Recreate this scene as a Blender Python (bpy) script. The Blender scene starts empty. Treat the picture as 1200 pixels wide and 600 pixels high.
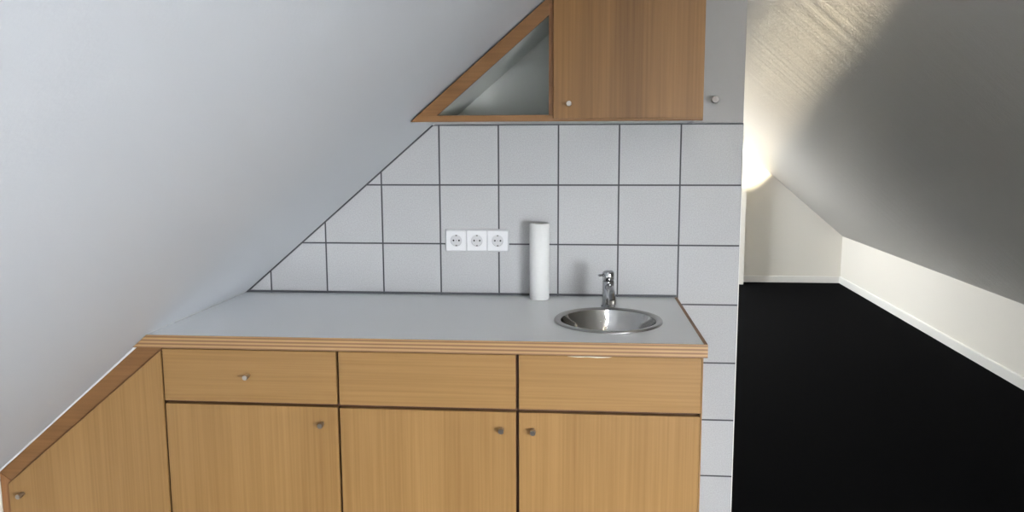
import bpy, bmesh, math, random
from mathutils import Vector, Matrix

random.seed(4)
scene = bpy.context.scene
COL = scene.collection

# ------------------------------------------------------------------ room geometry
def zl(x, y):            # underside of the left roof slope
    return 2.1855 + 0.86 * x - 0.030 * y
def xl(z, y):
    return (z - 2.1855 + 0.030 * y) / 0.86
def zr(x, y):            # underside of the right roof slope
    return 2.3633 - 0.8595 * x + 0.0174 * y
def ridge(y):
    return (2.3633 - 2.1855 + 0.0474 * y) / (0.86 + 0.8595)
def xknee(y):            # right knee wall runs slightly off parallel
    return 2.308 + (y - 5.232) * 0.0235
YN, YF = -4.3, 5.232     # near and far gable
XK = -2.0                # left knee wall
TILE_TOP = 1.477
WALL_END = 0.198

# ------------------------------------------------------------------ materials
def new_mat(name):
    m = bpy.data.materials.new(name)
    m.use_nodes = True
    nt = m.node_tree
    b = nt.nodes['Principled BSDF']
    return m, nt, b
def N(nt, kind, **kw):
    n = nt.nodes.new(kind)
    for k, v in kw.items():
        setattr(n, k, v)
    return n
def plain(name, col, rough=0.5, metal=0.0, spec=0.5, noise=0.0, nscale=30, bump=0.0, bscale=200):
    m, nt, b = new_mat(name)
    b.inputs['Base Color'].default_value = (*col, 1)
    b.inputs['Roughness'].default_value = rough
    b.inputs['Metallic'].default_value = metal
    b.inputs['Specular IOR Level'].default_value = spec
    geo = N(nt, 'ShaderNodeNewGeometry')
    if noise:
        t = N(nt, 'ShaderNodeTexNoise'); t.inputs['Scale'].default_value = nscale
        t.inputs['Detail'].default_value = 4
        nt.links.new(geo.outputs['Position'], t.inputs['Vector'])
        r = N(nt, 'ShaderNodeMix', data_type='RGBA')
        r.inputs[6].default_value = (*[c * (1 - noise) for c in col], 1)
        r.inputs[7].default_value = (*[min(1, c * (1 + noise)) for c in col], 1)
        nt.links.new(t.outputs['Fac'], r.inputs[0])
        nt.links.new(r.outputs[2], b.inputs['Base Color'])
    if bump:
        t = N(nt, 'ShaderNodeTexNoise'); t.inputs['Scale'].default_value = bscale
        t.inputs['Detail'].default_value = 3
        nt.links.new(geo.outputs['Position'], t.inputs['Vector'])
        bp = N(nt, 'ShaderNodeBump'); bp.inputs['Strength'].default_value = bump
        bp.inputs['Distance'].default_value = 0.002
        nt.links.new(t.outputs['Fac'], bp.inputs['Height'])
        nt.links.new(bp.outputs['Normal'], b.inputs['Normal'])
    return m

def wood(name, c0, c1, grain='z', rough=0.42, contrast=1.0, bands=0.5):
    """streaky veneer, grain running along the named axis"""
    m, nt, b = new_mat(name)
    geo = N(nt, 'ShaderNodeNewGeometry'); oi = N(nt, 'ShaderNodeObjectInfo')
    add = N(nt, 'ShaderNodeVectorMath', operation='MULTIPLY_ADD')
    nt.links.new(oi.outputs['Random'], add.inputs[0])
    add.inputs[1].default_value = (7.3, 5.1, 3.7)
    nt.links.new(geo.outputs['Position'], add.inputs[2])
    def stretched(across, along, scale, detail, dist=0.0):
        mp = N(nt, 'ShaderNodeMapping')
        s = [across, across, across]
        if grain == 'slope':
            mp.inputs['Rotation'].default_value = (0, math.radians(40.7), 0)
            s[0] = along
        else:
            s['xyz'.index(grain)] = along
        mp.inputs['Scale'].default_value = s
        nt.links.new(add.outputs[0], mp.inputs['Vector'])
        t = N(nt, 'ShaderNodeTexNoise')
        t.inputs['Scale'].default_value = scale
        t.inputs['Detail'].default_value = detail
        t.inputs['Distortion'].default_value = dist
        nt.links.new(mp.outputs[0], t.inputs['Vector'])
        return t.outputs['Fac']
    fine = stretched(150, 2.2, 1.0, 5, 0.2)
    mid = stretched(30, 0.5, 1.0, 3, 0.3)
    wide = stretched(9, 0.12, 1.0, 1)
    def mth(op, a, bb):
        n = N(nt, 'ShaderNodeMath', operation=op)
        for i, v in enumerate((a, bb)):
            if isinstance(v, (int, float)): n.inputs[i].default_value = v
            else: nt.links.new(v, n.inputs[i])
        return n.outputs[0]
    s = mth('ADD', mth('MULTIPLY', mth('SUBTRACT', fine, 0.5), 1.0 * contrast),
            mth('ADD', mth('MULTIPLY', mth('SUBTRACT', mid, 0.5), 0.55 * contrast),
                mth('MULTIPLY', mth('SUBTRACT', wide, 0.5), 1.4 * bands)))
    f = mth('ADD', s, 0.5)
    r = N(nt, 'ShaderNodeMix', data_type='RGBA'); r.clamp_factor = True
    r.inputs[6].default_value = (*c0, 1); r.inputs[7].default_value = (*c1, 1)
    nt.links.new(f, r.inputs[0])
    nt.links.new(r.outputs[2], b.inputs['Base Color'])
    b.inputs['Roughness'].default_value = rough
    b.inputs['Specular IOR Level'].default_value = 0.35
    bp = N(nt, 'ShaderNodeBump'); bp.inputs['Strength'].default_value = 0.08
    bp.inputs['Distance'].default_value = 0.0008
    nt.links.new(fine, bp.inputs['Height']); nt.links.new(bp.outputs['Normal'], b.inputs['Normal'])
    return m

def plywood_edge(name):
    """layered edge of the worktop: even light and dark plies stacked in z"""
    m, nt, b = new_mat(name)
    geo = N(nt, 'ShaderNodeNewGeometry')
    sep = N(nt, 'ShaderNodeSeparateXYZ'); nt.links.new(geo.outputs['Position'], sep.inputs[0])
    nz = N(nt, 'ShaderNodeTexNoise'); mp = N(nt, 'ShaderNodeMapping')
    mp.inputs['Scale'].default_value = (2.0, 2.0, 60); nt.links.new(geo.outputs['Position'], mp.inputs[0])
    nt.links.new(mp.outputs[0], nz.inputs['Vector']); nz.inputs['Scale'].default_value = 1; nz.inputs['Detail'].default_value = 3
    m1 = N(nt, 'ShaderNodeMath', operation='MULTIPLY'); nt.links.new(sep.outputs['Z'], m1.inputs[0])
    m1.inputs[1].default_value = 2 * math.pi / 0.0100
    ma = N(nt, 'ShaderNodeMath', operation='MULTIPLY_ADD'); nt.links.new(nz.outputs['Fac'], ma.inputs[0])
    ma.inputs[1].default_value = 1.5; nt.links.new(m1.outputs[0], ma.inputs[2])
    sn = N(nt, 'ShaderNodeMath', operation='SINE'); nt.links.new(ma.outputs[0], sn.inputs[0])
    mr = N(nt, 'ShaderNodeMapRange'); mr.inputs[1].default_value = -1.0; mr.inputs[2].default_value = 0.7
    nt.links.new(sn.outputs[0], mr.inputs[0])
    r = N(nt, 'ShaderNodeMix', data_type='RGBA')
    r.inputs[6].default_value = (0.19, 0.095, 0.040, 1); r.inputs[7].default_value = (0.42, 0.248, 0.113, 1)
    nt.links.new(mr.outputs[0], r.inputs[0]); nt.links.new(r.outputs[2], b.inputs['Base Color'])
    b.inputs['Roughness'].default_value = 0.45
    return m

def tile_mat(name):
    """square stone-grey tiles, 20 cm, dark grout; grout also along the roof slope"""
    m, nt, b = new_mat(name)
    geo = N(nt, 'ShaderNodeNewGeometry')
    sep = N(nt, 'ShaderNodeSeparateXYZ'); nt.links.new(geo.outputs['Position'], sep.inputs[0])
    def mth(op, a, bb=None, c=None):
        n = N(nt, 'ShaderNodeMath', operation=op)
        for i, v in enumerate((a, bb, c)):
            if v is None: continue
            if isinstance(v, (int, float)): n.inputs[i].default_value = v
            else: nt.links.new(v, n.inputs[i])
        return n.outputs[0]
    def gap(coord, off):     # distance to the nearest joint
        q = mth('DIVIDE', mth('SUBTRACT', coord, off), 0.2)
        fr = mth('SUBTRACT', q, mth('ROUND', q))
        return mth('MULTIPLY', mth('ABSOLUTE', fr), 0.2)
    dx = gap(sep.outputs['X'], 0.0); dz = gap(sep.outputs['Z'], TILE_TOP)
    d = mth('MINIMUM', dx, dz)
    ds = mth('MULTIPLY', mth('SUBTRACT', mth('MULTIPLY_ADD', sep.outputs['X'], 0.86, 2.1855), sep.outputs['Z']), 0.758)
    d = mth('MINIMUM', d, mth('SUBTRACT', ds, 0.003))
    mr = N(nt, 'ShaderNodeMapRange'); mr.inputs[1].default_value = 0.0018; mr.inputs[2].default_value = 0.0032
    nt.links.new(d, mr.inputs[0])
    n1 = N(nt, 'ShaderNodeTexNoise'); n1.inputs['Scale'].default_value = 260; n1.inputs['Detail'].default_value = 3
    nt.links.new(geo.outputs['Position'], n1.inputs['Vector'])
    ramp = N(nt, 'ShaderNodeMix', data_type='RGBA')
    ramp.inputs[6].default_value = (0.335, 0.335, 0.338, 1); ramp.inputs[7].default_value = (0.56, 0.56, 0.563, 1)
    nt.links.new(n1.outputs['Fac'], ramp.inputs[0])
    # each tile a slightly different tone
    fl = N(nt, 'ShaderNodeVectorMath', operation='FLOOR')
    dv = N(nt, 'ShaderNodeVectorMath', operation='DIVIDE'); dv.inputs[1].default_value = (0.2, 50, 0.2)
    sh = N(nt, 'ShaderNodeVectorMath', operation='ADD'); sh.inputs[1].default_value = (0, 25, 0.2 * 8 - TILE_TOP)
    nt.links.new(geo.outputs['Position'], sh.inputs[0]); nt.links.new(sh.outputs[0], dv.inputs[0]); nt.links.new(dv.outputs[0], fl.inputs[0])
    wn = N(nt, 'ShaderNodeTexWhiteNoise'); nt.links.new(fl.outputs[0], wn.inputs['Vector'])
    hv = N(nt, 'ShaderNodeHueSaturation'); nt.links.new(ramp.outputs[2], hv.inputs['Color'])
    nt.links.new(mth('MULTIPLY_ADD', wn.outputs['Value'], 0.06, 0.97), hv.inputs['Value'])
    mix = N(nt, 'ShaderNodeMix', data_type='RGBA')
    mix.inputs[6].default_value = (0.055, 0.055, 0.06, 1)
    nt.links.new(mr.outputs[0], mix.inputs[0]); nt.links.new(hv.outputs[0], mix.inputs[7])
    nt.links.new(mix.outputs[2], b.inputs['Base Color'])
    b.inputs['Roughness'].default_value = 0.55; b.inputs['Specular IOR Level'].default_value = 0.35
    bp = N(nt, 'ShaderNodeBump'); bp.inputs['Strength'].default_value = 0.5; bp.inputs['Distance'].default_value = 0.002
    nt.links.new(mr.outputs[0], bp.inputs['Height'])
    bp2 = N(nt, 'ShaderNodeBump'); bp2.inputs['Strength'].default_value = 0.12; bp2.inputs['Distance'].default_value = 0.001
    nt.links.new(n1.outputs['Fac'], bp2.inputs['Height']); nt.links.new(bp.outputs['Normal'], bp2.inputs['Normal'])
    nt.links.new(bp2.outputs['Normal'], b.inputs['Normal'])
    return m

def boarded_ceiling(name, col):
    """painted textured wallpaper with faint seams running down the slope"""
    m, nt, b = new_mat(name)
    geo = N(nt, 'ShaderNodeNewGeometry')
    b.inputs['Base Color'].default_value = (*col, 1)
    b.inputs['Roughness'].default_value = 0.5; b.inputs['Specular IOR Level'].default_value = 0.4
    mp = N(nt, 'ShaderNodeMapping'); mp.inputs['Scale'].default_value = (0.5, 13, 0.5)
    nt.links.new(geo.outputs['Position'], mp.inputs[0])
    t1 = N(nt, 'ShaderNodeTexNoise'); t1.inputs['Scale'].default_value = 1; t1.inputs['Detail'].default_value = 5
    nt.links.new(mp.outputs[0], t1.inputs['Vector'])
    t2 = N(nt, 'ShaderNodeTexNoise'); t2.inputs['Scale'].default_value = 120; t2.inputs['Detail'].default_value = 3
    nt.links.new(geo.outputs['Position'], t2.inputs['Vector'])
    b1 = N(nt, 'ShaderNodeBump'); b1.inputs['Strength'].default_value = 0.75; b1.inputs['Distance'].default_value = 0.005
    nt.links.new(t1.outputs['Fac'], b1.inputs['Height'])
    b2 = N(nt, 'ShaderNodeBump'); b2.inputs['Strength'].default_value = 0.6; b2.inputs['Distance'].default_value = 0.0025
    nt.links.new(t2.outputs['Fac'], b2.inputs['Height']); nt.links.new(b1.outputs['Normal'], b2.inputs['Normal'])
    nt.links.new(b2.outputs['Normal'], b.inputs['Normal'])
    return m

M_PAINT = plain('paint_white', (0.74, 0.74, 0.745), 0.6, spec=0.3, bump=0.10, bscale=300)
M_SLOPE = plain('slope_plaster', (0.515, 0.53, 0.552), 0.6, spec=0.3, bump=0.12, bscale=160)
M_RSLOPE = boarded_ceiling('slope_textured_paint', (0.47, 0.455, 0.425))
M_KNEE = plain('knee_wall_paint', (0.80, 0.765, 0.69), 0.55, spec=0.3, bump=0.08, bscale=300)
M_TRIM = plain('trim_paint', (0.84, 0.82, 0.77), 0.35, spec=0.5)
M_WHITE = plain('white_lacquer', (0.78, 0.785, 0.78), 0.35)
M_TILE = tile_mat('wall_tiles')
M_CARPET = plain('black_carpet', (0.0026, 0.0026, 0.0030), 1.0, spec=0.03, noise=0.9, nscale=180, bump=0.9, bscale=420)
DOOR0, DOOR1 = (0.218, 0.114, 0.036), (0.366, 0.208, 0.076)
M_DOOR = wood('beech_veneer_upright', DOOR0, DOOR1, 'z')
M_DRAWER = wood('beech_veneer_crosswise', DOOR0, DOOR1, 'x')
M_UPPER = wood('shaded_veneer_upright', (0.150, 0.069, 0.019), (0.285, 0.144, 0.046), 'z', bands=1.0)  # cabinet veneer with a darker colour for the weaker light up there
M_FRAME = wood('frame_wood_crosswise', (0.165, 0.074, 0.024), (0.28, 0.138, 0.051), 'x', bands=0.3)
M_FRAMES = wood('frame_wood_sloping', (0.150, 0.067, 0.021), (0.26, 0.126, 0.046), 'slope', bands=0.3)
M_FRAMEV = wood('frame_wood_upright', (0.200, 0.085, 0.030), (0.32, 0.15, 0.058), 'z', bands=0.3)
M_CARCASS = plain('carcass_gap_shade', (0.10, 0.042, 0.020), 0.6, noise=0.2)  # dark colour stands in for shade in the deep gaps between fronts
M_PLY = plywood_edge('plywood_edge')
M_LAM = plain('grey_laminate', (0.86, 0.87, 0.88), 0.30, spec=0.5, noise=0.03, nscale=400)
M_STEEL = plain('brushed_steel', (0.58, 0.57, 0.55), 0.10, 1.0, noise=0.05, nscale=60)
M_RIM = plain('steel_rim', (0.40, 0.39, 0.38), 0.28, 1.0)
M_CHROME = plain('chrome', (0.46, 0.46, 0.47), 0.09, 1.0)
M_KNOB = plain('brushed_nickel', (0.36, 0.33, 0.30), 0.32, 1.0)
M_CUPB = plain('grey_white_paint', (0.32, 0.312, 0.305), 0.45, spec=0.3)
M_NICHE = plain('cabinet_lining', (0.56, 0.575, 0.55), 0.5)
M_PLASTIC = plain('white_plastic', (0.72, 0.72, 0.725), 0.3)
M_SHADE = plain('socket_well_plastic', (0.55, 0.55, 0.555), 0.35)
M_BLACK = plain('black_hole', (0.01, 0.01, 0.01), 0.6)
M_CLIP = plain('earth_clip_metal', (0.20, 0.19, 0.18), 0.4, 1.0)
M_PAPER = plain('paper_towel', (0.70, 0.70, 0.685), 0.95, spec=0.1, noise=0.04, nscale=120, bump=0.4, bscale=160)
M_CORE = plain('cardboard', (0.30, 0.26, 0.22), 0.9, spec=0.1)
M_GAP = plain('dark_sealant', (0.075, 0.077, 0.085), 0.6)
M_CAULK = plain('white_caulk', (0.62, 0.62, 0.61), 0.6)
M_WORN = plain('worn_veneer', (0.72, 0.66, 0.55), 0.7)

# ------------------------------------------------------------------ mesh helpers
def box(bm, x0, x1, y0, y1, z0, z1, bev=0.0, seg=2):
    g = bmesh.ops.create_cube(bm, size=1.0)
    vs = g['verts']
    for v in vs:
        v.co = Vector(((x0 + x1) / 2 + v.co.x * (x1 - x0), (y0 + y1) / 2 + v.co.y * (y1 - y0), (z0 + z1) / 2 + v.co.z * (z1 - z0)))
    if bev:
        es = list({e for v in vs for e in v.link_edges})
        bmesh.ops.bevel(bm, geom=es, offset=bev, segments=seg, affect='EDGES', profile=0.5)
def loft(bm, a, b):
    """solid between two equal-length loops of 3-D points"""
    va = [bm.verts.new(p) for p in a]; vb = [bm.verts.new(p) for p in b]
    n = len(a)
    bm.faces.new(va); bm.faces.new(vb[::-1])
    for i in range(n):
        bm.faces.new((va[i], vb[i], vb[(i + 1) % n], va[(i + 1) % n]))
def prism_y(bm, poly, y0, y1, bev=0.0):
    """polygon in x,z pushed from y0 (front) to y1"""
    k = bmesh.new()
    loft(k, [(x, y0, z) for x, z in poly], [(x, y1, z) for x, z in poly])
    bmesh.ops.recalc_face_normals(k, faces=k.faces)
    if bev:
        bmesh.ops.bevel(k, geom=[e for e in k.edges], offset=bev, segments=2, affect='EDGES', profile=0.5)
    me = bpy.data.meshes.new('tmp'); k.to_mesh(me); k.free(); bm.from_mesh(me); bpy.data.meshes.remove(me)
def lathe(bm, prof, c, axis='z', n=48, closed=True):
    """revolve (r, h) pairs about an axis through c"""
    rings = []
    for r, h in prof:
        ring = []
        if r < 1e-6:
            ring = [bm.verts.new(_ax(c, axis, 0, 0, h))]
        else:
            for i in range(n):
                a = 2 * math.pi * i / n
                ring.append(bm.verts.new(_ax(c, axis, r * math.cos(a), r * math.sin(a), h)))
        rings.append(ring)
    for A, B in zip(rings, rings[1:]):
        if len(A) == 1 and len(B) == 1: continue
        for i in range(n):
            j = (i + 1) % n
            if len(A) == 1: bm.faces.new((A[0], B[i], B[j]))
            elif len(B) == 1: bm.faces.new((A[i], B[0], A[j]))
            else: bm.faces.new((A[i], B[i], B[j], A[j]))
def _ax(c, axis, a, b, h):
    if axis == 'z': return (c[0] + a, c[1] + b, c[2] + h)
    if axis == 'y': return (c[0] + a, c[1] - h, c[2] + b)     # h grows towards the viewer
    return (c[0] + h, c[1] + a, c[2] + b)
def tube(bm, pts, rad, n=20):
    """round tube through points, rad a number or a list; capped"""
    pts = [Vector(p) for p in pts]
    rs = rad if isinstance(rad, (list, tuple)) else [rad] * len(pts)
    rings = []; up = Vector((1, 0, 0))
    for i, p in enumerate(pts):
        t = (pts[min(i + 1, len(pts) - 1)] - pts[max(i - 1, 0)]).normalized()
        s = up - t * up.dot(t)
        if s.length < 1e-4: s = Vector((0, 0, 1)) - t * t.z
        s.normalize(); q = t.cross(s)
        rings.append([bm.verts.new(p + (s * math.cos(2 * math.pi * k / n) + q * math.sin(2 * math.pi * k / n)) * rs[i]) for k in range(n)])
    for A, B in zip(rings, rings[1:]):
        for k in range(n):
            bm.faces.new((A[k], A[(k + 1) % n], B[(k + 1) % n], B[k]))
    bm.faces.new(rings[0][::-1]); bm.faces.new(rings[-1])
def holed(bm, outer_a, outer_b, hole_a, hole_b):
    """plate with one hole; loops at the two faces a and b"""
    for O, H, flip in ((outer_a, hole_a, False), (outer_b, hole_b, True)):
        k = bmesh.new()
        for L in (O, H):
            vs = [k.verts.new(p) for p in L]
            for i in range(len(vs)): k.edges.new((vs[i], vs[(i + 1) % len(vs)]))
        bmesh.ops.triangle_fill(k, edges=k.edges[:], use_beauty=True)
        me = bpy.data.meshes.new('tmp'); k.to_mesh(me); k.free(); bm.from_mesh(me); bpy.data.meshes.remove(me)
    for A, B in ((outer_a, outer_b), (hole_a, hole_b)):
        va = [bm.verts.new(p) for p in A]; vb = [bm.verts.new(p) for p in B]
        for i in range(len(A)):
            bm.faces.new((va[i], vb[i], vb[(i + 1) % len(A)], va[(i + 1) % len(A)]))
    bmesh.ops.remove_doubles(bm, verts=bm.verts[:], dist=1e-6)

def root_loc(o):
    return o.matrix_basis.translation + (root_loc(o.parent) if o.parent else Vector())
def obj(name, bm, mat, parent=None, smooth=False, loc=None):
    """link one mesh object; geometry is given in room coordinates"""
    bmesh.ops.recalc_face_normals(bm, faces=bm.faces[:])
    me = bpy.data.meshes.new(name)
    base = Vector(loc) if loc else (root_loc(parent) if parent else Vector())
    bmesh.ops.translate(bm, verts=bm.verts[:], vec=-base)
    bm.to_mesh(me); bm.free()
    me.materials.append(mat)
    o = bpy.data.objects.new(name, me); COL.objects.link(o)
    if parent: o.parent = parent
    else: o.location = base
    if smooth:
        for p in me.polygons: p.use_smooth = True
        me.set_sharp_from_angle(angle=math.radians(35))
    return o
def thing(name, label, cat, loc, group=None):
    o = bpy.data.objects.new(name, None); COL.objects.link(o)
    o.location = loc; o.empty_display_size = 0.05
    o['label'] = label; o['category'] = cat
    if group: o['group'] = group
    return o
def struct(name, bm, mat, label=None, cat=None):
    o = obj(name, bm, mat); o['kind'] = 'structure'
    if label: o['label'] = label; o['category'] = cat
    return o
B = bmesh.new

# ------------------------------------------------------------------ the room shell
bm = B(); box(bm, XK - .1, 2.5, YN - .1, YF + .1, -0.1, 0.0)
struct('floor', bm, M_CARPET, 'black carpet covering the whole attic floor', 'floor')

def slope(name, zf, x0f, x1f, holes, mat, label, thick=0.16):
    """slanted roof lining with openings, split at the opening edges"""
    ys = sorted({YN - .1, YF + .1} | {h[2] for h in holes} | {h[3] for h in holes})
    bm = B(); T = thick
    for y0, y1 in zip(ys, ys[1:]):
        ym = (y0 + y1) / 2
        cuts = [(h[0], h[1]) for h in holes if h[2] < ym < h[3]]
        segs, s = [], None
        for c in sorted(cuts):
            segs.append((s, c[0])); s = c[1]
        segs.append((s, None))
        for a, b_ in segs:
            if a is not None and a == b_: continue
            def X(v, y, f): return f(y) if v is None else v
            q = [(X(a, y0, x0f), y0), (X(b_, y0, x1f), y0), (X(b_, y1, x1f), y1), (X(a, y1, x0f), y1)]
            loft(bm, [(x, y, zf(x, y)) for x, y in q], [(x, y, zf(x, y) + T) for x, y in q])
    return struct(name, bm, mat, label, 'ceiling')
SKY_R = (1.14, 1.95, -4.22, -2.80)        # low skylight on the right slope, beside the viewer
SKY_L = (-1.00, -0.55, 3.82, 4.80)        # skylight in the room behind the tiled wall, left slope
SKY_T = (-0.17, -0.001, -3.72, -1.14)        # unseen slit added under the ridge, shaped to pass the sun beam
SKY_U = (-0.36, -0.17, -3.72, -3.05)        # lower step of the added slit, trimmed to steer the beam
SUN = Vector((.1907, 1, -.1075))            # direction the low sun travels
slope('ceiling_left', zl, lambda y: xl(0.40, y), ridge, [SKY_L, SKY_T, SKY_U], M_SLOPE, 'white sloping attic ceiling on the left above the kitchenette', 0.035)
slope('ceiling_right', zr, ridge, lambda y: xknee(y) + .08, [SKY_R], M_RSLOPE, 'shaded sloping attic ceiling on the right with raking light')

def skylight_frame(name, h, zf):
    x0, x1, y0, y1 = h; w = 0.05
    bm = B()
    def bar(xa, xb, ya, yb):
        q = [(xa, ya), (xb, ya), (xb, yb), (xa, yb)]
        loft(bm, [(x, y, zf(x, y) + .005) for x, y in q], [(x, y, zf(x, y) + .03) for x, y in q])
    e = 0.002
    bar(x0 + e, x0 + w, y0 + e, y1 - e); bar(x1 - w, x1 - e, y0 + e, y1 - e)
    bar(x0 + w, x1 - w, y0 + e, y0 + w); bar(x0 + w, x1 - w, y1 - w, y1 - e)
    return struct(name, bm, M_TRIM)
skylight_frame('window_1', SKY_R, zr)
skylight_frame('window_2', SKY_L, zl)

# unseen scoop added over the slit: blocks sky light, lets the sun in
bm = B()
def hood(h):
    x0, x1, y0, y1 = h
    P = lambda x, y: Vector((x, y, zl(x, y) + .036))
    up = Vector((-.65, 0, .76)) * .015
    tr = (y1 - y0)
    a0, a1, b0, b1 = P(x0, y1), P(x1, y1), P(x0, y0), P(x1, y0)
    c0, c1 = a0 - SUN * tr, a1 - SUN * tr
    loft(bm, [a0, a1, c1, c0], [p + up for p in (a0, a1, c1, c0)])
    for a, b_, c, sgn in ((a0, b0, c0, -1), (a1, b1, c1, 1)):
        o = Vector((.76, 0, .65)) * .012 * sgn
        loft(bm, [a, b_, c], [p + o for p in (a, b_, c)])
x0, x1, y0, y1 = SKY_T
hood((SKY_U[0], SKY_U[1], SKY_U[2], SKY_U[3])); hood(SKY_T)
struct('added_sky_blocker', bm, M_CARCASS)  # added light blocker, not a real window

# knee walls, gables
bm = B(); box(bm, XK - .1, XK, YN, YF, 0, 0.45); struct('wall_left', bm, M_KNEE)
bm = B()
loft(bm, [(xknee(y) + d, y, 0) for y, d in ((YN, 0), (YF, 0), (YF, .08), (YN, .08))],
         [(xknee(y) + d, y, zr(xknee(y) + d, y) - .001) for y, d in ((YN, 0), (YF, 0), (YF, .08), (YN, .08))])
struct('wall_right', bm, M_KNEE, 'low white knee wall under the right slope', 'wall')
def gable(name, y, d, mat, label=None):
    bm = B()
    poly = [(XK - .05, 0), (xknee(y) + .05, 0), (xknee(y) + .05, zr(xknee(y) + .05, y) + .05), (ridge(y), zl(ridge(y), y) + .05), (XK - .05, zl(XK - .05, y) + .05)]
    prism_y(bm, poly, y, y + d)
    return struct(name, bm, mat, label, 'wall' if label else None)
gable('wall_far', YF, .1, M_KNEE, 'white gable wall at the far end of the attic')
gable('wall_near', YN - .1, .1, M_PAINT)
# short white partition end standing just in front of the far gable
bm = B()
YP = 5.09
prism_y(bm, [(0.25, 0), (1.330, 0), (1.330, zr(1.33, YP) + .02), (0.25, zr(0.25, YP) + .02)], YP, YP + .06)
struct('wall_partition', bm, M_KNEE, 'white partition end beside the far gable wall', 'wall')

# skirting
bm = B(); box(bm, 1.335, 2.30, YF - .014, YF, 0, 0.066, .003)
struct('baseboard_far', bm, M_TRIM, 'white skirting board along the far gable wall', 'baseboard')
bm = B()
pr = [(0, 0), (-.014, 0), (-.014, .062), (-.010, .067), (0, .067)]
loft(bm, [(xknee(YN) + a, YN, z) for a, z in pr], [(xknee(YF - .014) + a, YF - .014, z) for a, z in pr])
struct('baseboard_right', bm, M_TRIM, 'white skirting board along the right knee wall', 'baseboard')

# tiled kitchen wall: plaster core, tile skin to TILE_TOP
bm = B()
def clip_poly(x0, x1, z0, y):
    r = ridge(y)
    p = [(x0, z0), (x1, z0), (x1, zr(x1, y) + .03)]
    if r < x1: p.append((r, zl(r, y) + .03))
    p.append((x0, max(z0 + .01, zl(x0, y) + .03)))
    return p
prism_y(bm, clip_poly(XK, WALL_END, 0, .05), 0.006, 0.10)
struct('wall_back', bm, M_PAINT)
bm = B()
tp = [(XK, 0), (WALL_END, 0), (WALL_END, TILE_TOP), (xl(TILE_TOP, 0), TILE_TOP), (XK, zl(XK, 0))]
prism_y(bm, tp, 0.0, 0.0058)
struct('wall_tiles', bm, M_TILE, 'grey square tiled splashback with dark grout', 'wall')
bm = B(); box(bm, WALL_END + .0002, WALL_END + .003, -.001, .10, 0, TILE_TOP); struct('trim_1', bm, M_TRIM)
# sealant line along the back of the worktop and beneath the wall cabinet
bm = B(); box(bm, -1.485, -0.004, -.006, -.0005, 0.9025, 0.909)
o = struct('trim_2', bm, M_GAP, 'dark sealant joint between worktop and tiles', 'trim')
bm = B(); box(bm, -0.815, WALL_END, -.002, -.0002, TILE_TOP - .0025, TILE_TOP + .0015); struct('trim_3', bm, M_GAP)

# ------------------------------------------------------------------ knobs
def knob(parent, x, y, z, mat=M_KNOB, r=0.0075, L=0.024):
    bm = B()
    lathe(bm, [(0, 0), (r * .72, 0), (r * .72, L * .35), (r, L * .45), (r, L * .92), (r * .9, L), (0, L)], (x, y, z), 'y', 24)
    return obj('knob', bm, mat, parent, smooth=True)

# ------------------------------------------------------------------ base cabinets
YD = -0.588              # front face of doors and drawers
DT = 0.019
YC = YD + DT + .001      # carcass front
ZB = 0.8635              # top of the carcass
def base_cabinet(x0, x1, label, drawer_x, door_x, drawer_z, door_top, drawer_knob, door_knob, end_panel=False):
    t = thing('base_cabinet', label, 'cabinet', ((x0 + x1) / 2, YC, 0), 'base cabinets under the worktop')
    bm = B(); w = .016; e = .0006
    box(bm, x0 + e, x0 + w, YC, -.010, .10, ZB - .002)
    box(bm, x1 - w, x1 - e, YC, -.010, .10, ZB - .002)
    box(bm, x0 + w, x1 - w, YC, -.010, .10, .10 + w)
    box(bm, x0 + w, x1 - w, -.020, -.010, .10 + w, ZB - .002)
    box(bm, x0 + w, x1 - w, YC, YC + .02, .69, .72)
    box(bm, x0 + w, x1 - w, YC, YC + .02, ZB - .02, ZB - .002)
    box(bm, x0 + e, x1 - e, YC + .05, YC + .065, 0, .10)
    obj('body', bm, M_CARCASS, t)
    if end_panel:
        bm = B(); box(bm, x1 - .0005, x1 + .0035, YD + .001, -.010, 0.0, ZB - .002, .0008)
        obj('end_panel', bm, M_DOOR, t)
    bm = B(); box(bm, drawer_x[0], drawer_x[1], YD, YD + DT, drawer_z[0], drawer_z[1], .0015)
    d = obj('drawer', bm, M_DRAWER, t)
    if drawer_knob: knob(d, drawer_knob[0], YD, drawer_knob[1])
    bm = B(); box(bm, door_x[0], door_x[1], YD, YD + DT, .105, door_top, .0015)
    d2 = obj('door', bm, M_DOOR, t)
    knob(d2, door_knob[0], YD, door_knob[1])
    return t, d
base_cabinet(-1.4815, -0.9855, 'beech base cabinet left of three, with the only knob on a drawer',
             (-1.4785, -.9890), (-1.4775, -.9890), (.7115, .8590), .7025, (-1.236, .788), (-1.032, .657))
base_cabinet(-0.9855, -0.4950, 'middle beech base cabinet, door knob at its right edge, plain drawer front',
             (-.9820, -.4992), (-.9820, -.4992), (.7105, .8595), .7010, None, (-.538, .655))
_, dr = base_cabinet(-0.4950, -0.0115, 'beech base cabinet under the round sink with chipped top edge and left door knob',
             (-.4912, -.0125), (-.4912, -.0125), (.7105, .8600), .7010, None, (-.453, .653), True)
bm = B()
prism_y(bm, [(-.362, .8588), (-.335, .8566), (-.312, .8578), (-.285, .8562), (-.256, .8575), (-.245, .8590), (-.30, .8597)], YD - .0008, YD + .0002)
obj('worn_edge', bm, M_WORN, dr)['label'] = 'whitish chipped strip along the top edge'

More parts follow.
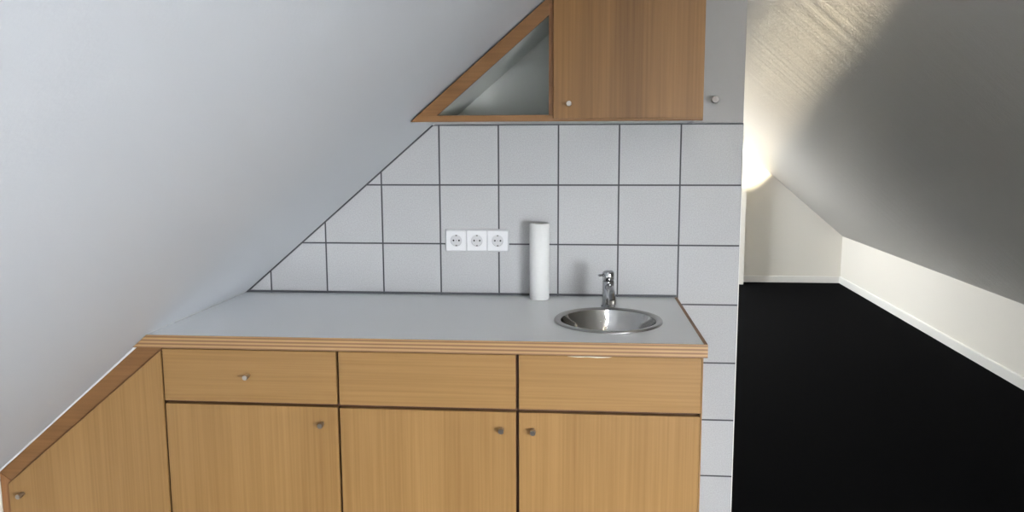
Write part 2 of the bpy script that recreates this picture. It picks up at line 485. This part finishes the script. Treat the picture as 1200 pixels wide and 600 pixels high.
# slanted corner cabinet under the left slope
t = thing('corner_cabinet', 'slant-topped beech corner cabinet tucked under the left ceiling slope', 'cabinet', (-1.72, YC, 0))
yf = YD + .010
def sl(x, y, d): return zl(x, y) - d
outer = [(-1.4835, 0.06), (-1.4835, ZB - .004), (xl(ZB - .004, yf) + .006, ZB - .004), (XK + .004, sl(XK + .004, yf, .006)), (XK + .004, .06)]
inner = [(-1.4835, 0.12), (-1.4835, .838), (-1.500, .830), (-1.958, .447), (-1.958, .12)]
bm = B()
# front frame: sloping rail, left stile, thin right stile, bottom rail
prism_y(bm, [(xl(ZB - .004, yf) + .006, ZB - .004), (XK + .004, sl(XK + .004, yf, .006)), (-1.955, .452), (-1.485, .845), (-1.485, ZB - .004)], yf, yf + .02, .001)
obj('sloping_rail', bm, M_FRAMES, t)
bm = B(); prism_y(bm, [(XK + .004, .06), (-1.950, .06), (-1.950, .450), (-1.956, .451), (XK + .004, sl(XK + .004, yf, .008))], yf + .0005, yf + .02, .001)
obj('stile', bm, M_FRAMEV, t)
bm = B()
prism_y(bm, [(-1.4835, .0), (-1.4835, .845), (-1.500, .838), (-1.960, .440), (-1.960, 0.0)], yf + .022, yf + .03)
box(bm, -1.500, -1.4836, yf + .03, -.01, 0, .80)
obj('body', bm, M_CARCASS, t)
bm = B()
ys = YD + .004
prism_y(bm, [(-1.4842, .07), (-1.4842, .8515), (-1.4915, .8465), (-1.9645, .4510), (-1.9645, .07)], YD, yf - .0005, .0015)
d = obj('door', bm, M_DOOR, t)
knob(d, -1.921, YD, .423)

# ------------------------------------------------------------------ worktop with a round cut-out
SX, SY, SR = -0.2455, -0.349, 0.1575
ZT = 0.9005; ZW = 0.8650; YE = -0.6024; g = .0025
wt = thing('worktop', 'pale grey laminate worktop with layered plywood edge along the tiled wall', 'worktop', (-.75, -.3, ZW))
NH = 64
def circ(z, r=.140): return [(SX + r * math.cos(2 * math.pi * i / NH), SY + r * math.sin(2 * math.pi * i / NH), z) for i in range(NH)]
def outl(z, yb, yfr, xr):
    return [(xl(z, yfr) + g, yfr, z), (xr, yfr, z), (xr, yb, z), (xl(z, yb) + g, yb, z)]
bm = B(); holed(bm, outl(ZT, -.0005, YE + .004, -.010), outl(ZW, -.0005, YE + .004, -.010), circ(ZT), circ(ZW))
obj('laminate_top', bm, M_LAM, wt)
bm = B()
loft(bm, outl(ZT, YE + .0038, YE, 0.0), outl(ZW, YE + .0038, YE, 0.0))
obj('front_edge', bm, M_PLY, wt)['label'] = 'striped plywood front edge'
bm = B(); box(bm, -.0098, 0.0, YE + .004, -.0005, ZW, ZT, .0006)
obj('side_edge', bm, M_FRAMEV, wt)['label'] = 'brown wooden edge strip at the right end'
# caulk in broken beads where worktop meets the slope
bm = B()
y = -.58
while y < -.03:
    L = random.uniform(.02, .07)
    y2 = min(y + L, -.02)
    z = ZT + .0012
    loft(bm, [(xl(z, y) + .0035, y, z), (xl(z + .004, y) + .001, y, z + .004), (xl(z, y) + .0005, y, z)],
             [(xl(z, y2) + .0035, y2, z), (xl(z + .004, y2) + .001, y2, z + .004), (xl(z, y2) + .0005, y2, z)])
    y = y2 + random.uniform(.006, .02)
struct('trim_4', bm, M_CAULK)
# white caulk bead between the slope and the corner cabinet
bm = B()
yc = YD + .0085
loft(bm, [(XK + .004, yc, zl(XK + .004, yc) - .0062), (XK + .004, yc + .004, zl(XK + .004, yc + .004) - .0005), (XK + .004, yc - .004, zl(XK + .004, yc - .004) - .0005)],
         [(-1.548, yc, zl(-1.548, yc) - .0062), (-1.548, yc + .004, zl(-1.548, yc + .004) - .0005), (-1.548, yc - .004, zl(-1.548, yc - .004) - .0005)])
struct('trim_5', bm, M_CAULK)

# ------------------------------------------------------------------ round sink
sk = thing('sink', 'round stainless steel sink set into the worktop', 'sink', (SX, SY, ZT))
c = (SX, SY, ZT)
bm = B()
lathe(bm, [(.1575, .0004), (.1575, .0035), (.1550, .0060), (.1490, .0068), (.1425, .0055), (.1385, .0015), (.1385, .0004)], c, 'z', 96)
obj('rim', bm, M_RIM, sk, True)
bm = B()
prof = [(.1384, .0012), (.1372, -.003), (.1335, -.014), (.1295, -.028), (.1240, -.046), (.1170, -.064), (.1075, -.081),
        (.0940, -.096), (.0760, -.107), (.0550, -.1135), (.0350, -.1160), (.0285, -.1175), (.0280, -.135), (.0, -.135)]
lathe(bm, prof, c, 'z', 96)
ob = obj('bowl', bm, M_STEEL, sk, True)
bm = B()
lathe(bm, [(.0275, -.1165), (.026, -.1150), (.020, -.1160), (.018, -.122), (.006, -.122), (.005, -.117), (0, -.116)], c, 'z', 40)
obj('drain', bm, M_CHROME, sk, True)

# ------------------------------------------------------------------ tap
FX, FY = -.2375, -.160
fc = thing('tap', 'short chrome mixer tap behind the round sink', 'tap', (FX, FY, ZT))
c = (FX, FY, ZT + .0004)
bm = B()
lathe(bm, [(0, 0), (.0225, 0), (.0225, .003), (.0195, .006), (.0188, .020), (.0188, .082), (.0180, .0835), (0, .0835)], c, 'z', 40)
obj('tap_body', bm, M_CHROME, fc, True)
bm = B()
lathe(bm, [(0, .0845), (.0180, .0845), (.0190, .0860), (.0190, .106), (.0175, .112), (.012, .1155), (0, .1165)], c, 'z', 40)
hd = obj('lever', bm, M_CHROME, fc, True)
bm = B()
tube(bm, [(FX - .012, FY - .008, ZT + .104), (FX - .024, FY - .018, ZT + .1045), (FX - .030, FY - .023, ZT + .1045)], [.0038, .0036, .0042], 14)
obj('pin', bm, M_CHROME, hd, True)
bm = B()
sp = [(0.001, -.012, .066), (0.003, -.030, .0665), (.005, -.050, .064), (.007, -.068, .058), (.008, -.082, .048), (.0085, -.088, .038)]
tube(bm, [(FX + a, FY + b_, ZT + h) for a, b_, h in sp], [.0125, .0125, .012, .0115, .011, .0105], 24)
s_ = obj('spout', bm, M_CHROME, fc, True)
bm = B()
lathe(bm, [(0, .026), (.0095, .026), (.0115, .028), (.0115, .040), (0, .040)], (FX + .0085, FY - .089, ZT), 'z', 28)
obj('aerator', bm, M_KNOB, s_, True)

# ------------------------------------------------------------------ paper towel roll
PX, PY, PR, PH = -.4605, -.052, .0328, .2535
pt = thing('paper_towel_roll', 'slim white paper towel roll standing upright against the tiles', 'paper towel', (PX, PY, ZT))
bm = B()
prof = [(.0200, .001), (.0215, .0), (PR - .001, .0), (PR, .0015), (PR * .995, .08), (PR, .17), (PR, PH - .002), (PR - .0012, PH), (.0215, PH), (.0200, PH - .001), (.0200, .001)]
lathe(bm, prof, (PX, PY, ZT + .0004), 'z', 64)
obj('paper', bm, M_PAPER, pt, True)
bm = B()
lathe(bm, [(.0185, .0005), (.0199, .0005), (.0199, PH - .003), (.0185, PH - .003), (.0185, .0005)], (PX, PY, ZT + .0004), 'z', 48)
obj('core', bm, M_CORE, pt, True)

# ------------------------------------------------------------------ triple socket
CX, CZ = -.674, 1.0895
ts = thing('triple_socket', 'white triple wall socket on the tiles left of the paper roll', 'socket', (CX, 0, CZ))
def rrect(x0, x1, z0, z1, r, y, n=6):
    pts = []
    for cx, cz, a0 in ((x1 - r, z1 - r, 0), (x0 + r, z1 - r, 90), (x0 + r, z0 + r, 180), (x1 - r, z0 + r, 270)):
        for i in range(n + 1):
            a = math.radians(a0 + 90 * i / n)
            pts.append((cx + r * math.cos(a), y, cz + r * math.sin(a)))
    return pts
bm = B()
hw, hh = .1085, .0385
o1 = rrect(CX - hw, CX + hw, CZ - hh, CZ + hh, .006, -.0003)
o2 = rrect(CX - hw, CX + hw, CZ - hh, CZ + hh, .006, -.005)
o3 = rrect(CX - hw + .003, CX + hw - .003, CZ - hh + .003, CZ + hh - .003, .004, -.008)
loft(bm, o1, o2)
for f in [f for f in bm.faces if len(f.verts) > 4 and all(abs(v.co.y + .005) < 1e-5 for v in f.verts)]: bm.faces.remove(f)
va = [v for v in bm.verts if abs(v.co.y + .005) < 1e-6]
vb = [bm.verts.new(p) for p in o3]
for i in range(len(vb)):
    bm.faces.new((va[i], va[(i + 1) % len(va)], vb[(i + 1) % len(vb)], vb[i]))
bm.faces.new(vb)
obj('frame', bm, M_SHADE, ts)
for k in (-1, 0, 1):
    sx = CX + k * .0705
    bm = B(); hs = .0330; R = .0195
    A = rrect(sx - hs, sx + hs, CZ - hs, CZ + hs, .003, -.0113); Bk = rrect(sx - hs - .0008, sx + hs + .0008, CZ - hs - .0008, CZ + hs + .0008, .003, -.0082)
    n = 40
    Ha = [(sx + R * math.cos(2 * math.pi * i / n), -.0113, CZ + R * math.sin(2 * math.pi * i / n)) for i in range(n)]
    Hb = [(p[0], -.0082, p[2]) for p in Ha]
    holed(bm, A, Bk, Ha, Hb)
    so = obj('socket', bm, M_PLASTIC, ts)
    bm = B()
    lathe(bm, [(R, .0110), (R * .99, .0092), (R * .96, .00825), (0, .00822)], (sx, 0, CZ), 'y', 40)
    obj('well', bm, M_SHADE, so, True)
    bm = B()
    for q in (-1, 1):
        lathe(bm, [(0, .0086), (.0031, .0086), (.0031, .0084)], (sx + q * .0095, 0, CZ), 'y', 20)
    obj('contact_hole', bm, M_BLACK, so)
    bm = B()
    lathe(bm, [(0, .0087), (.0013, .0087), (.0013, .0084)], (sx, 0, CZ), 'y', 16)
    for q in (-1, 1):
        box(bm, sx - .0028, sx + .0028, -.0112, -.0083, CZ + q * .0172 - .0022, CZ + q * .0172 + .0022, .0006)
    obj('earth_clip', bm, M_CLIP, so)

# ------------------------------------------------------------------ wall cabinet with open niche
YU = -0.350              # door face
YW = YU + .018           # frame face
ZU = 1.4795              # underside
uc = thing('wall_cabinet', 'wooden wall cabinet with open triangular niche under the slope', 'cabinet', (-.3, -.17, ZU))
XR = 0.0150
def band(d, x, y): return zl(x, y) - d
g0 = .006
zb = ZU + .0185
ztop = 2.06
k = .050                                                     # vertical thickness of the sloping frame
# sloping rail
bm = B()
def xs(z, d): return xl(z + d, YW)
prism_y(bm, [(xs(ZU, g0), ZU), (xs(zb, g0 + k) , zb), (-.404, zl(-.404, YW) - g0 - k), (-.404, zl(-.404, YW) - g0)], YW, YW + .014, .0006)
obj('sloping_rail', bm, M_FRAMES, uc)
bm = B(); prism_y(bm, [(xs(ZU, g0) + .004, ZU), (XR, ZU), (XR, zb), (xs(zb, g0) + .004, zb)], YW - .0004, YW + .014, .0008)
obj('bottom_rail', bm, M_FRAME, uc)
bm = B(); box(bm, -.4215, -.404, YW - .0002, YW + .014, zb, zl(-.404, YW) - .04, .0006)
obj('stile', bm, M_FRAMEV, uc)
bm = B(); box(bm, XR - .012, XR, YW - .0002, YW + .014, zb, ztop, .0006)
obj('stile', bm, M_FRAMEV, uc)
# white carcass: base, sloping side, divider, right side, back
bm = B()
ya, yb = YW + .0145, -.0035
def q4(pts_front, pts_back): loft(bm, pts_front, pts_back)
loft(bm, [(x, ya, z) for x, z in ((xl(ZU + .012, ya), ZU + .0005), (XR - .001, ZU + .0005), (XR - .001, zb - .001), (xl(zb + .012, ya), zb - .001))],
         [(x, yb, z) for x, z in ((xl(ZU + .012, yb), ZU + .0005), (XR - .001, ZU + .0005), (XR - .001, zb - .001), (xl(zb + .012, yb), zb - .001))])
ti = .046
loft(bm, [(x, ya, zl(x, ya) - d) for x, d in ((xl(zb + .012, ya), .012), (-.404, .012), (-.404, ti), (xl(zb + ti, ya), ti))],
         [(x, yb, zl(x, yb) - d) for x, d in ((xl(zb + .012, yb), .012), (-.404, .012), (-.404, ti), (xl(zb + ti, yb), ti))])
loft(bm, [(x, ya, z) for x, z in ((-.4205, zb), (-.405, zb), (-.405, 1.83), (-.4205, 1.80))],
         [(x, yb, z) for x, z in ((-.4205, zb), (-.405, zb), (-.405, 1.80), (-.4205, 1.78))])
box(bm, XR - .017, XR - .001, ya, yb, zb, ztop)
prism_y(bm, [(xl(zb + .02, 0), zb), (XR - .018, zb), (XR - .018, ztop), (-.14, ztop), (-.404, 1.80)], yb - .008, yb)
o = obj('carcass', bm, M_NICHE, uc); o['label'] = 'white inside and underside of the cabinet'
# door
bm = B()
prism_y(bm, [(-.4085, ZU + .0068), (.0125, ZU + .0068), (.0125, ztop), (-.128, ztop), (-.4085, 1.8250)], YU, YW - .001, .0015)
d = obj('door', bm, M_UPPER, uc)
knob(d, -.3635, YU, 1.528)

# ------------------------------------------------------------------ white cupboard door right of it
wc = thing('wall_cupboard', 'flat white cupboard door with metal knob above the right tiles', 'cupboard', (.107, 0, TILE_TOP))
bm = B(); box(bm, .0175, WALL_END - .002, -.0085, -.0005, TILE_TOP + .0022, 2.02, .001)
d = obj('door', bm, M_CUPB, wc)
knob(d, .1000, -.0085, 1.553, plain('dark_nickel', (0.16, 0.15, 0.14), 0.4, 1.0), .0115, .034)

# ------------------------------------------------------------------ light
w = bpy.data.worlds.new('sky'); scene.world = w; w.use_nodes = True
bg = w.node_tree.nodes['Background']
bg.inputs['Color'].default_value = (0.91, 0.955, 1.0, 1); bg.inputs['Strength'].default_value = 33.0
def portal(name, h, zf):
    x0, x1, y0, y1 = h
    xm, ym = (x0 + x1) / 2, (y0 + y1) / 2
    L = bpy.data.lights.new(name, 'AREA'); L.shape = 'RECTANGLE'
    ang = math.atan(zf(1, 0) - zf(0, 0))
    L.size = (x1 - x0) / math.cos(ang); L.size_y = y1 - y0
    L.cycles.is_portal = True
    o = bpy.data.objects.new(name, L); COL.objects.link(o)
    o.location = (xm, ym, zf(xm, ym) + .04); o.rotation_euler = (0, -ang, 0)
portal('portal_kitchen', SKY_R, zr); portal('portal_back_room', SKY_L, zl)
S = bpy.data.lights.new('sun', 'SUN'); S.energy = 29; S.angle = math.radians(2.2); S.color = (1.0, .86, .62)
so = bpy.data.objects.new('sun', S); COL.objects.link(so)
sd = SUN.normalized()
so.rotation_euler = sd.to_track_quat('-Z', 'Y').to_euler()

# ------------------------------------------------------------------ camera
cam = bpy.data.cameras.new('camera'); co = bpy.data.objects.new('camera', cam); COL.objects.link(co)
cam.sensor_fit = 'HORIZONTAL'; cam.sensor_width = 36.0
cam.lens = 900.3 / 1200 * 36.0
cam.shift_y = -(300 - 278.3) / 1200
yaw, pit, rol = -8.1e-2, -.1258, -.0037
cy, sy, cp, sp_, cr, sr = math.cos(yaw), math.sin(yaw), math.cos(pit), math.sin(pit), math.cos(rol), math.sin(rol)
F = Vector((sy * cp, cy * cp, sp_)); R0 = Vector((cy, -sy, 0)); U0 = R0.cross(F)
R = R0 * cr + U0 * sr; U = U0 * cr - R0 * sr
co.matrix_world = Matrix(((R.x, U.x, -F.x, -.3471), (R.y, U.y, -F.y, -2.5679), (R.z, U.z, -F.z, 1.477 - .0513), (0, 0, 0, 1)))
cam.clip_start = .02
scene.camera = co

vs = scene.view_settings
vs.view_transform = 'Standard'; vs.look = 'None'; vs.gamma = 1.0; vs.use_curve_mapping = False
vs.exposure = 1.50
scene.cycles.max_bounces = 12; scene.cycles.diffuse_bounces = 8
scene.cycles.use_denoising = True
